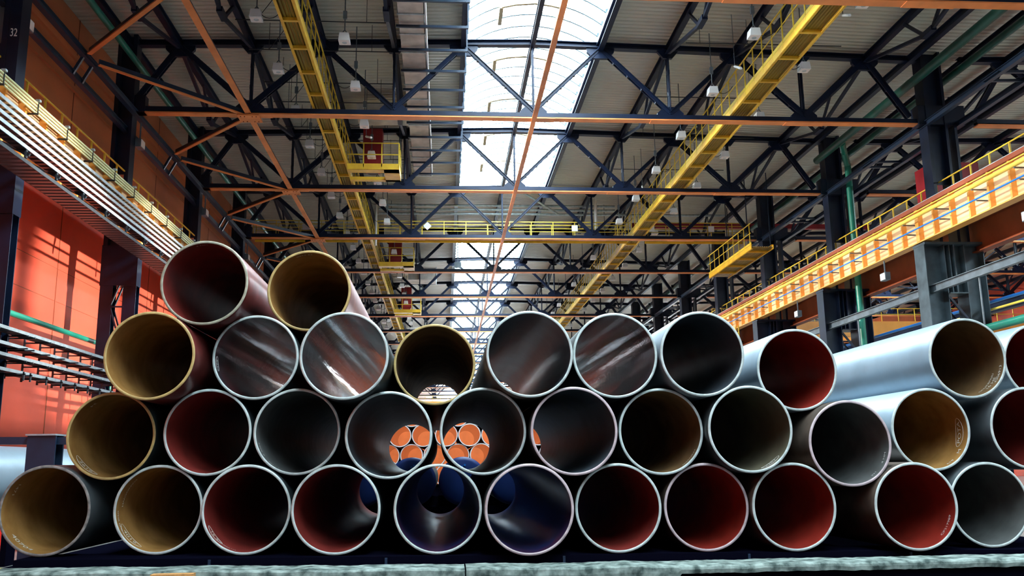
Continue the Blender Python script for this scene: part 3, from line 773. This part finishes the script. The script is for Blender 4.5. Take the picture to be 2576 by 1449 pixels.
# ================================================================== THE STACK OF PIPES
R, RI = .709, .662
def pipe_mats(name, inner, outer, rim, rin=.5, rout=.4, metal_out=.0, glossy=False):
    pass
mat('rim_pale', (.62, .70, .68), .45, .25, .35, 5., bump=.2, bscale=30)
mat('rim_ochre', (.55, .38, .14), .55, 0, .35, 6.)
mat('rim_khaki', (.42, .40, .30), .5, .1, .4, 8.)
mat('rim_pink', (.62, .50, .52), .45, .2, .35, 5.)
mat('rim_dirty', (.30, .27, .25), .6, .1, .6, 9.)
mat('in_ochre', (.40, .21, .065), .75, 0, .4, 2., col2=(.25, .12, .03), spec=.15)
mat('in_brown', (.20, .115, .05), .75, 0, .4, 2., spec=.15)
mat('in_red', (.30, .026, .016), .5, 0, .35, 2., spec=.25)
mat('in_darkred', (.24, .026, .02), .6, 0, .35, 2., spec=.3)
mat('in_grey', (.12, .125, .12), .6, 0, .3, 3., spec=.2)
mat('in_slate', (.055, .07, .085), .5, 0, .4, 2., spec=.3)
mat('in_olive', (.13, .115, .075), .65, 0, .3, 2., spec=.2)
mat('in_blue', (.012, .026, .11), .3, .15, .4, 1.5, col2=(.05, .012, .03))
def gloss(name, c1, c2, rough=.09, met=.35):
    m = mat(name, c1, rough, met, .5, 1.2, col2=c2); nt = m.node_tree; b = nt.nodes['Principled BSDF']
    tc = nt.nodes.new('ShaderNodeTexCoord'); prev = None
    for sc, ns, st in (((1, .06, 1), 7., .22), ((.4, 9, .4), 2.5, .06)):
        mp = nt.nodes.new('ShaderNodeMapping'); mp.inputs['Scale'].default_value = sc
        n = nt.nodes.new('ShaderNodeTexNoise'); n.inputs['Scale'].default_value = ns; n.inputs['Detail'].default_value = 4
        bp = nt.nodes.new('ShaderNodeBump'); bp.inputs['Strength'].default_value = st; bp.inputs['Distance'].default_value = .03
        nt.links.new(tc.outputs['Object'], mp.inputs[0]); nt.links.new(mp.outputs[0], n.inputs['Vector']); nt.links.new(n.outputs['Fac'], bp.inputs['Height'])
        if prev: nt.links.new(prev.outputs['Normal'], bp.inputs['Normal'])
        prev = bp
    nt.links.new(prev.outputs['Normal'], b.inputs['Normal'])
gloss('in_gloss_red', (.20, .035, .035), (.05, .045, .06))
gloss('in_gloss_black', (.12, .09, .11), (.04, .045, .06))
gloss('in_gloss_slate', (.07, .10, .13), (.035, .045, .06), .34, .1)
mat('out_dark', (.05, .065, .07), .42, .3, .5, 2.)
mat('out_red', (.26, .05, .045), .3, .35, .45, 3.)
mat('out_pink', (.42, .16, .14), .32, .3, .3, 3.)
mat('out_silver', (.34, .44, .52), .38, .35, .18, 1.2)
mat('out_grey', (.13, .15, .16), .4, .3, .4, 1.5)
mat('out_brown', (.18, .13, .10), .4, .3, .5, 2.)
PIPES = [ # id, x, y, z, inner, outer, rim, description
('a1', -6.310, 15.06, -0.617, 'in_ochre', 'out_grey', 'rim_dirty', 'ochre lined pipe with a chipped dirty rim, first from the left in the bottom row'),
('a2', -4.595, 15.19, -0.635, 'in_ochre', 'out_dark', 'rim_pale', 'ochre lined pipe chalked 4019, second from the left in the bottom row'),
('a3', -3.152, 14.96, -0.650, 'in_darkred', 'out_dark', 'rim_pale', 'dark red lined pipe, third from the left in the bottom row'),
('a4', -1.715, 14.79, -0.665, 'in_darkred', 'out_dark', 'rim_pale', 'dark red lined pipe, fourth from the left in the bottom row'),
('a5', -0.096, 14.74, -0.682, 'in_blue', 'out_dark', 'rim_pale', 'blue-black shiny pipe showing two blue caps through it, fifth in the bottom row'),
('a6', 1.343, 14.37, -0.698, 'in_blue', 'out_dark', 'rim_pink', 'blue-black shiny pipe with pinkish rim, sixth in the bottom row'),
('a7', 2.811, 14.64, -0.713, 'in_darkred', 'out_brown', 'rim_pale', 'dark pipe glowing red at lower right, seventh in the bottom row'),
('a8', 4.282, 14.72, -0.729, 'in_red', 'out_brown', 'rim_pink', 'red lined pipe, eighth in the bottom row'),
('a9', 5.710, 14.60, -0.744, 'in_red', 'out_brown', 'rim_pale', 'red lined pipe, ninth in the bottom row'),
('a10', 7.693, 14.44, -0.765, 'in_red', 'out_brown', 'rim_pale', 'red lined pipe set apart after a gap, tenth in the bottom row'),
('a11', 9.211, 14.87, -0.781, 'in_grey', 'out_grey', 'rim_pale', 'grey lined pipe at the right end of the bottom row'),
('b1', -5.391, 15.12, 0.545, 'in_ochre', 'out_dark', 'rim_ochre', 'ochre lined pipe with ochre rim at the left end of the second row'),
('b2', -3.857, 15.11, 0.586, 'in_darkred', 'out_dark', 'rim_pale', 'dark red lined pipe, second from the left in the second row'),
('b3', -2.409, 15.07, 0.577, 'in_grey', 'out_dark', 'rim_pale', 'grey lined pipe with chalk scribbles, third from the left in the second row'),
('b4', -0.893, 14.78, 0.496, 'in_slate', 'out_dark', 'rim_pale', 'slate lined see-through pipe, left one of the two under the golden pipe'),
('b5', 0.637, 14.71, 0.538, 'in_grey', 'out_dark', 'rim_pale', 'grey lined see-through pipe, right one of the two under the golden pipe'),
('b6', 2.090, 14.40, 0.514, 'in_slate', 'out_dark', 'rim_pink', 'slate lined pipe with pinkish rim, sixth in the second row'),
('b7', 3.559, 14.62, 0.497, 'in_brown', 'out_dark', 'rim_pale', 'brown lined pipe, seventh in the second row'),
('b8', 4.983, 14.38, 0.510, 'in_olive', 'out_dark', 'rim_pale', 'olive grey lined pipe, eighth in the second row'),
('b9', 6.712, 14.53, 0.266, 'in_grey', 'out_brown', 'rim_pink', 'grey lined pipe sagging lower than its neighbours, ninth in the second row'),
('b10', 8.364, 14.96, 0.490, 'in_ochre', 'out_silver', 'rim_pale', 'ochre lined silver pipe chalked POTA, second from the right in the second row'),
('b11', 10.099, 14.89, 0.491, 'in_darkred', 'out_grey', 'rim_pale', 'dark red lined grey pipe cut by the right edge, in the second row'),
('c1', -4.648, 14.44, 1.769, 'in_ochre', 'out_red', 'rim_ochre', 'ochre lined red pipe at the left end of the third row'),
('c2', -3.125, 15.06, 1.807, 'in_gloss_red', 'out_dark', 'rim_pale', 'mirror-like dark red pipe, second from the left in the third row'),
('c3', -1.587, 14.33, 1.739, 'in_gloss_black', 'out_dark', 'rim_pale', 'mirror-like black pipe left of the golden pipe in the third row'),
('c4', -0.161, 15.46, 1.716, 'in_brown', 'out_dark', 'rim_ochre', 'golden rimmed pipe one can see through, middle of the third row'),
('c5', 1.383, 14.30, 1.749, 'in_gloss_slate', 'out_brown', 'rim_pale', 'satin slate pipe right of the golden pipe in the third row'),
('c6', 2.814, 14.47, 1.739, 'in_gloss_red', 'out_dark', 'rim_pale', 'mirror-like red pipe with bright streaks, sixth in the third row'),
('c7', 4.245, 14.35, 1.744, 'in_slate', 'out_silver', 'rim_pale', 'plain grey lined silver pipe, seventh in the third row'),
('c8', 6.048, 14.89, 1.525, 'in_red', 'out_silver', 'rim_pale', 'red lined silver pipe sagging lower, eighth in the third row'),
('c9', 9.157, 14.94, 1.715, 'in_brown', 'out_silver', 'rim_pale', 'brown lined long silver pipe with chalk writing, topmost at the right'),
('c10', 10.95, 15.6, 1.715, 'in_red', 'out_silver', 'rim_pale', 'silver pipe cut by the right edge in the third row'),
('d1', -3.915, 14.65, 2.991, 'in_darkred', 'out_red', 'rim_khaki', 'dark red lined pipe, left one of the two on top'),
('d2', -2.303, 15.21, 2.969, 'in_ochre', 'out_pink', 'rim_ochre', 'ochre lined pink-red pipe, right one of the two on top'),
]
MARKS = { # angle seen from the front (0 right, 90 up), distance from the mouth, size, text, ring
'a1': [(232, .22, .17, '40704', 0), (150, .25, .12, '1471', 0)],
'a2': [(222, .20, .15, '4019', 1), (196, .10, .075, 'SPMR DNL', 0), (155, .28, .09, 'MANOCWM', 0)],
'a3': [(218, .16, .11, '16 2', 1), (240, .14, .07, 'OZONATM', 0)],
'b1': [(228, .2, .14, '2619', 1), (128, .25, .12, '34', 0)],
'b2': [], 'b3': [(205, .14, .09, '4306-8', 0), (235, .12, .08, '2693-5', 0)],
'b8': [(303, .16, .11, '1201', 1)], 'b7': [(318, .12, .08, '266524532', 0)],
'b9': [(338, .12, .09, '4 HM', 0), (310, .14, .08, '221', 0)],
'b10': [(355, .26, .15, 'POTA', 1), (325, .14, .13, 'M', 0), (302, .12, .1, '619', 0)],
'c2': [(188, .14, .1, '501', 1)],
'c9': [(318, .30, .12, 'onucanuu', 0), (318, .18, .12, '16 HE', 0), (335, .10, .1, '4306913', 0)],
'a10': [(330, .16, .09, 'CP217989', 0)], 'd2': [(100, .12, .09, '19.3450', 0)], 'd1': [(98, .1, .07, '1452 3', 0)],
}
def chalk(pid, c, root):
    for ang, dep, size, txt, ring in MARKS.get(pid, []):
        vs, fs = text_mesh(txt, size, .001)
        a0 = math.radians(ang); rr = RI-.004; m = MB(); out = []
        for x, y, z in vs:
            a = a0+x/rr; r = rr-abs(z)
            out.append((c[0]+r*math.cos(a), c[1]+dep+y*.9, c[2]+r*math.sin(a)))
        m._add(out, fs)
        if ring:
            w = size*len(txt)*.42; h = size*.75; pts = []
            for i in range(29):
                t = 2*math.pi*i/28; a = a0+w*math.cos(t)/rr
                pts.append((c[0]+rr*math.cos(a), c[1]+dep+h*math.sin(t), c[2]+rr*math.sin(a)))
            m.path(pts, .0022, 4)
        m.build('chalk_mark', 'chalk', root, fixn=False)
def big_pipe(pid, x, y, z, inn, out, rim, label, L=11.3, n=112):
    t = thing('steel_pipe', (x, y, z-R), label, 'pipe')
    c = (x, y, z)
    MB().lathe([(R-.003, .012), (R, .03), (R, .1), (R, L-.1), (R-.012, L)], c, n).build('outer_wall', out, t, fixn=False)
    lining = MB().lathe([(RI, L), (RI, .05), (RI, .016)][::1], c, n).build('inner_lining', inn, t, fixn=False)
    MB().lathe([(RI, .016), (RI+.002, .002), (RI+.004, 0), (R-.009, 0), (R-.003, .012)], c, n).build('end_rim', rim, t, fixn=False)
    MB().lathe([(R-.012, L), (RI, L)], c, n).build('far_rim', 'rim_pale', t, fixn=False)
    if pid: chalk(pid, c, lining)
    return t
for p in PIPES: big_pipe(*p)
# support rack under the stack
t = thing('support_beam', (1.2, 15.6, -E), 'long black steel support beam under the front of the pipe stack', 'support beam')
def ptop(x): return -.68338-.010582*x-R-.004
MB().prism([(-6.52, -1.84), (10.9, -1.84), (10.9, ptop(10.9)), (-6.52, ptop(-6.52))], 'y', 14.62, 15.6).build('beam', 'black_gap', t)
for x in (-3.6, -.9, 1.9, 4.9, 7.6, 10.2):
    MB().box(x-.02, x+.02, 14.59, 14.62, -1.8, ptop(x)-.02).build('stiffener', 'navy_edge', t)
MB().box(-6.9, 11, 14.5, 15.7, -E, -1.84).build('sole_plate', 'black_gap', t)
t = thing('support_beam', (1.2, 24, -E), 'black steel support beam under the far end of the pipe stack', 'support beam')
MB().prism([(-7.0, -E), (11.4, -E), (11.4, ptop(11.4)), (-7.0, ptop(-7.0))], 'y', 24.2, 25.).build('beam', 'black_gap', t)
# weathered ledge in front, ragged top
def ledge(x0, x1, y0, ztop, zbot, label, seed, thick):
    rnd = random.Random(seed); n = int((x1-x0)/.06); t = thing('ledge_edge', ((x0+x1)/2, y0, zbot), label, 'ledge')
    m = MB(); vs = []; zt = [ztop(x0+(x1-x0)*i/n) for i in range(n+1)]
    a = 0; w = []
    for i in range(n+1):
        a = a*.86+rnd.uniform(-.010, .010); w.append(a)
    for i in range(n+1):
        x = x0+(x1-x0)*i/n; z = zt[i]+w[i]*.55; o = w[(i+40) % (n+1)]*.5; th = thick(x)
        vs += [(x, y0+.55, z+.012), (x, y0+.03+o, z), (x, y0+o, z-.025), (x, y0+o*1.4-.01, z-th*.5), (x, y0+o*.5, z-th), (x, y0+.5, z-th)]
    fs = []
    for i in range(n):
        for j in range(6):
            k = (j+1) % 6; fs.append((i*6+j, i*6+k, (i+1)*6+k, (i+1)*6+j))
    m._add(vs, fs, False); m.build('edge_slab', 'weathered_edge', t)
    return t
zt = lambda x: -1.375-.0125*(x+6.2) if x < 1 else -1.465-.004*(x-1)
t = ledge(-6.9, .3, 13.3, lambda x: zt(x), 0, 'weathered grey-green ledge edge along the bottom, left stretch', 3, lambda x: .2)
t = ledge(.32, 9.1, 13.3, lambda x: zt(x), 0, 'weathered grey-green ledge edge along the bottom, middle and right stretch', 5, lambda x: .2 if x < 3.4 else .115)
t = ledge(9.11, 11.2, 13.27, lambda x: zt(x)+.01, 0, 'weathered ledge edge piece at the right corner of the photo', 9, lambda x: .15)
for (n_, x0, x1) in (('x', -6.9, 11.2),):
    t = thing('plinth_beam', (2, 13.6, -E), 'dark plinth below the weathered ledge edge', 'plinth')
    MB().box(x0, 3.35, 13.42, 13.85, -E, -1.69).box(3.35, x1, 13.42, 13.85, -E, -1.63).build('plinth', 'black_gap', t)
t = thing('timber_piece', (-3.55, 13.2, -1.5), 'fresh orange-brown timber end showing in the ledge at the lower left', 'timber')
MB().box(-4.02, -3.45, 13.12, 13.28, -1.60, -1.42).build('timber', 'fresh_wood', t)

# ================================================================== BEHIND THE STACK
def cap_pipe(x, z, label, y=27.2, grp=None):
    t = thing('capped_pipe', (x, y, z-R), label, 'pipe', grp); c = (x, y, z)
    MB().lathe([(R, .02), (R, 11.)], c, 72).build('outer_wall', 'out_dark', t, fixn=False)
    cap = MB().lathe([(.0001, -.05), (.3, -.045), (.6, -.03), (R-.02, 0), (R+.004, .03), (R+.004, .12)], c, 72).build('end_cap', 'pipe_cap_blue', t, fixn=False)
    m = MB()
    for dx, dz in ((.32, .42), (.36, .28), (.24, .47)): m.tube((x-dx+.3, y-.06, z+dz), (x-dx+.3, y-.035, z+dz), .035, 10)
    m.build('cap_rivets', 'pipe_blue', cap)
    return t
bl = [-3.85, -2.41, -.96+.02, .57-.01, 2.05, 3.5, 4.95]
for i, x in enumerate(bl):
    cap_pipe(x, -.47, 'pipe closed with a dark blue cap behind the front stack, %s from the left' % nth(i).replace('nearest', 'first'))
t = thing('support_beam', (0.5, 27.5, -E), 'black support beam under the blue capped pipes', 'support beam')
MB().box(-5, 6.2, 27.3, 28.0, -E, -.485-R).box(-5, 6.2, 36.5, 37.2, -E, -.485-R).build('beam', 'black_gap', t)
mat('in_orange_reflect', (.62, .14, .06), .14, .75, .3, 1., col2=(.25, .09, .08))  # the partition's orange reflection is put into this lining colour
mat('rim_white', (.7, .72, .74), .4, .1, .2, 5.)
rowsz = [(-.62, 0, 8), (.62, .73, 8), (1.86, 0, 8), (3.1, .73, 7)]
cnt = 0
for rz, off, n in rowsz:
    for i in range(n):
        x = -4.3+off+i*1.452+.1; z = rz
        t = thing('orange_pipe', (x, 57, z-R), 'shiny pipe with painted orange reflection inside in the distant stack seen through the front pipes, row %s, place %s from the left' % (['one', 'two', 'three', 'four'][rowsz.index((rz, off, n))], ['one', 'two', 'three', 'four', 'five', 'six', 'seven', 'eight'][i]), 'pipe', None)
        t['label'] = 'distant pipe with painted orange reflection inside, %s in the %s row of its stack' % (nth(i).replace('nearest', 'first'), ['bottom', 'second', 'third', 'top'][rowsz.index((rz, off, n))])
        c = (x, 57+random.uniform(-.2, .2), z)
        MB().lathe([(R, .01), (R, 11.)], c, 48).build('outer_wall', 'out_grey', t, fixn=False)
        MB().lathe([(RI-.01, 11.), (RI-.01, .01)], c, 48).build('inner_lining', 'in_orange_reflect', t, fixn=False)
        MB().lathe([(RI-.01, .01), (R, .01)], c, 48).build('end_rim', 'rim_white', t, fixn=False)
t = thing('support_beam', (1, 58, -E), 'dark support beam under the distant orange pipes', 'support beam')
MB().box(-6, 8, 57.5, 58.3, -E, -.63-R).box(-6, 8, 66, 67, -E, -.63-R).build('beam', 'black_gap', t)
t = thing('orange_curtain', (1, 76, -E), 'orange partition standing behind the distant stack', 'partition')
MB().box(-9, 11, 76, 76.1, -E, 4.3).build('panel', 'orange_cloth', t)
MB().bar((-9, 76, 4.35), (11, 76, 4.35), .12, .12).build('top_rail', 'galvanised', t)
# left background: rack post, rail and a silver pipe on the floor rack
t = thing('rack_frame', (-7.2, 16.8, -E), 'dark steel rack post with a horizontal rail at the left, behind the ochre pipe', 'rack')
MB().ibeam((-7.62, 18, -E), (-7.62, 18, .66), .52, .4, .05).build('post', 'navy_edge', t)
MB().bar((-12, 18, .62), (-7.06, 18, .56), .2, .14).build('rail', 'navy_edge', t)
MB().box(-7.9, -7.35, 17.75, 18.25, .66, .69).build('cap_plate', 'galvanised', t)
t = thing('steel_pipe', (-9.9, 18, -.86), 'long silver pipe lying on the rack behind the left end of the stack', 'pipe')
MB().lathe([(R, 0), (R, 12)], (-9.9, 18.6, -.15), 72).build('outer_wall', 'out_silver', t, fixn=False)
MB().lathe([(RI, 12), (RI, 0)], (-9.9, 18.6, -.15), 72).build('inner_lining', 'in_ochre', t, fixn=False)
MB().lathe([(RI, 0), (R, 0)], (-9.9, 18.6, -.15), 72).build('end_rim', 'rim_pale', t, fixn=False)
t = thing('support_beam', (-9.9, 20, -E), 'dark cross supports under the long silver pipe at the left', 'support beam')
MB().box(-11, -8.9, 19.6, 20.0, -E, -.15-R).box(-11, -8.9, 26, 26.4, -E, -.15-R).build('beam', 'black_gap', t)
t = thing('barrier', (-8.0, 17, -E), 'red floor barrier post at the lower left edge', 'barrier')
MB().tube((-8.0, 17.3, -E), (-8.0, 17.3, -.75), .04, 10).build('post', 'red_paint', t)
MB().tube((-8.0, 17.3, -.8), (-10.5, 17.3, -.8), .035, 10).build('rail', 'red_paint', t)
struct(MB().box(-13, -6, 19.2, 19.35, -E, -E+.004), 'trim_4', 'pipe_yellow')
# ladder hanging below the right girder
t = thing('ladder', (20.3, 60, 7), 'yellow caged ladder below the far end of the right girder', 'ladder')
for y in (59.7, 60.3): MB().bar((20.3, y, -E), (20.3, y, 9.2), .06, .06).build('stile', 'rail_yellow', t)
m = MB()
for i in range(32): m.bar((20.3, 59.7, -1.5+i*.33), (20.3, 60.3, -1.5+i*.33), .04, .04)
m.build('rungs', 'rail_yellow', t)

t = thing('fire_main', (18, 62, 16.3), 'dark red beam crossing behind the right columns beyond the skylight gap', 'beam')
MB().bar((13.6, 62, 16.9), (34, 62, 16.9), .3, .35).build('beam', 'dark_red', t)
t.name = 'cross_beam'

GROUPS = {'roof_truss': 'roof trusses', 'roof_purlin': 'lengthwise roof beams', 'bracing_strut': 'orange bracing at bottom chord level',
 'junction_plate': 'orange brace junction plates', 'steel_column': 'navy steel columns', 'crane_girder': 'crane runway girders', 'handrail': 'runway handrails',
 'tube_bracket': 'cross arms of the cream tubes', 'cable_tray': 'cable trays on the left wall', 'tray_bracket': 'cable tray brackets', 'water_pipe': 'water pipes',
 'catwalk': 'yellow catwalks', 'bridge_crane': 'bridge cranes', 'floodlight': 'hanging floodlights along the catwalks', 'tube_lamp': 'slanting tube lamps',
 'conduit': 'conduits under the roof', 'air_duct': 'air ducts', 'duct_bracket': 'brackets under the long duct', 'service_platform': 'yellow service platforms',
 'ventilation_unit': 'red ventilation units', 'service_pipe': 'pipes at the skylight gap', 'sign_plate': 'white plates on the crosswise catwalk',
 'steel_pipe': 'big steel pipes of the front stack', 'capped_pipe': 'blue capped pipes behind the stack', 'orange_pipe': 'pipes with painted orange reflection in the distant stack',
 'ledge_edge': 'weathered ledge pieces', 'added_lamp': 'added lamps aimed across the hall', 'conductor_tube': 'conductor tubes', 'support_beam': 'pipe support beams'}
for o in COL.objects:
    if o.parent is None and o.get('label') and not o.get('group'):
        g = GROUPS.get(o.name.split('.')[0])
        if g: o['group'] = g
for o in COL.objects:
    if o.parent is None and o.get('label', '').startswith('long silver pipe lying'): del o['group']
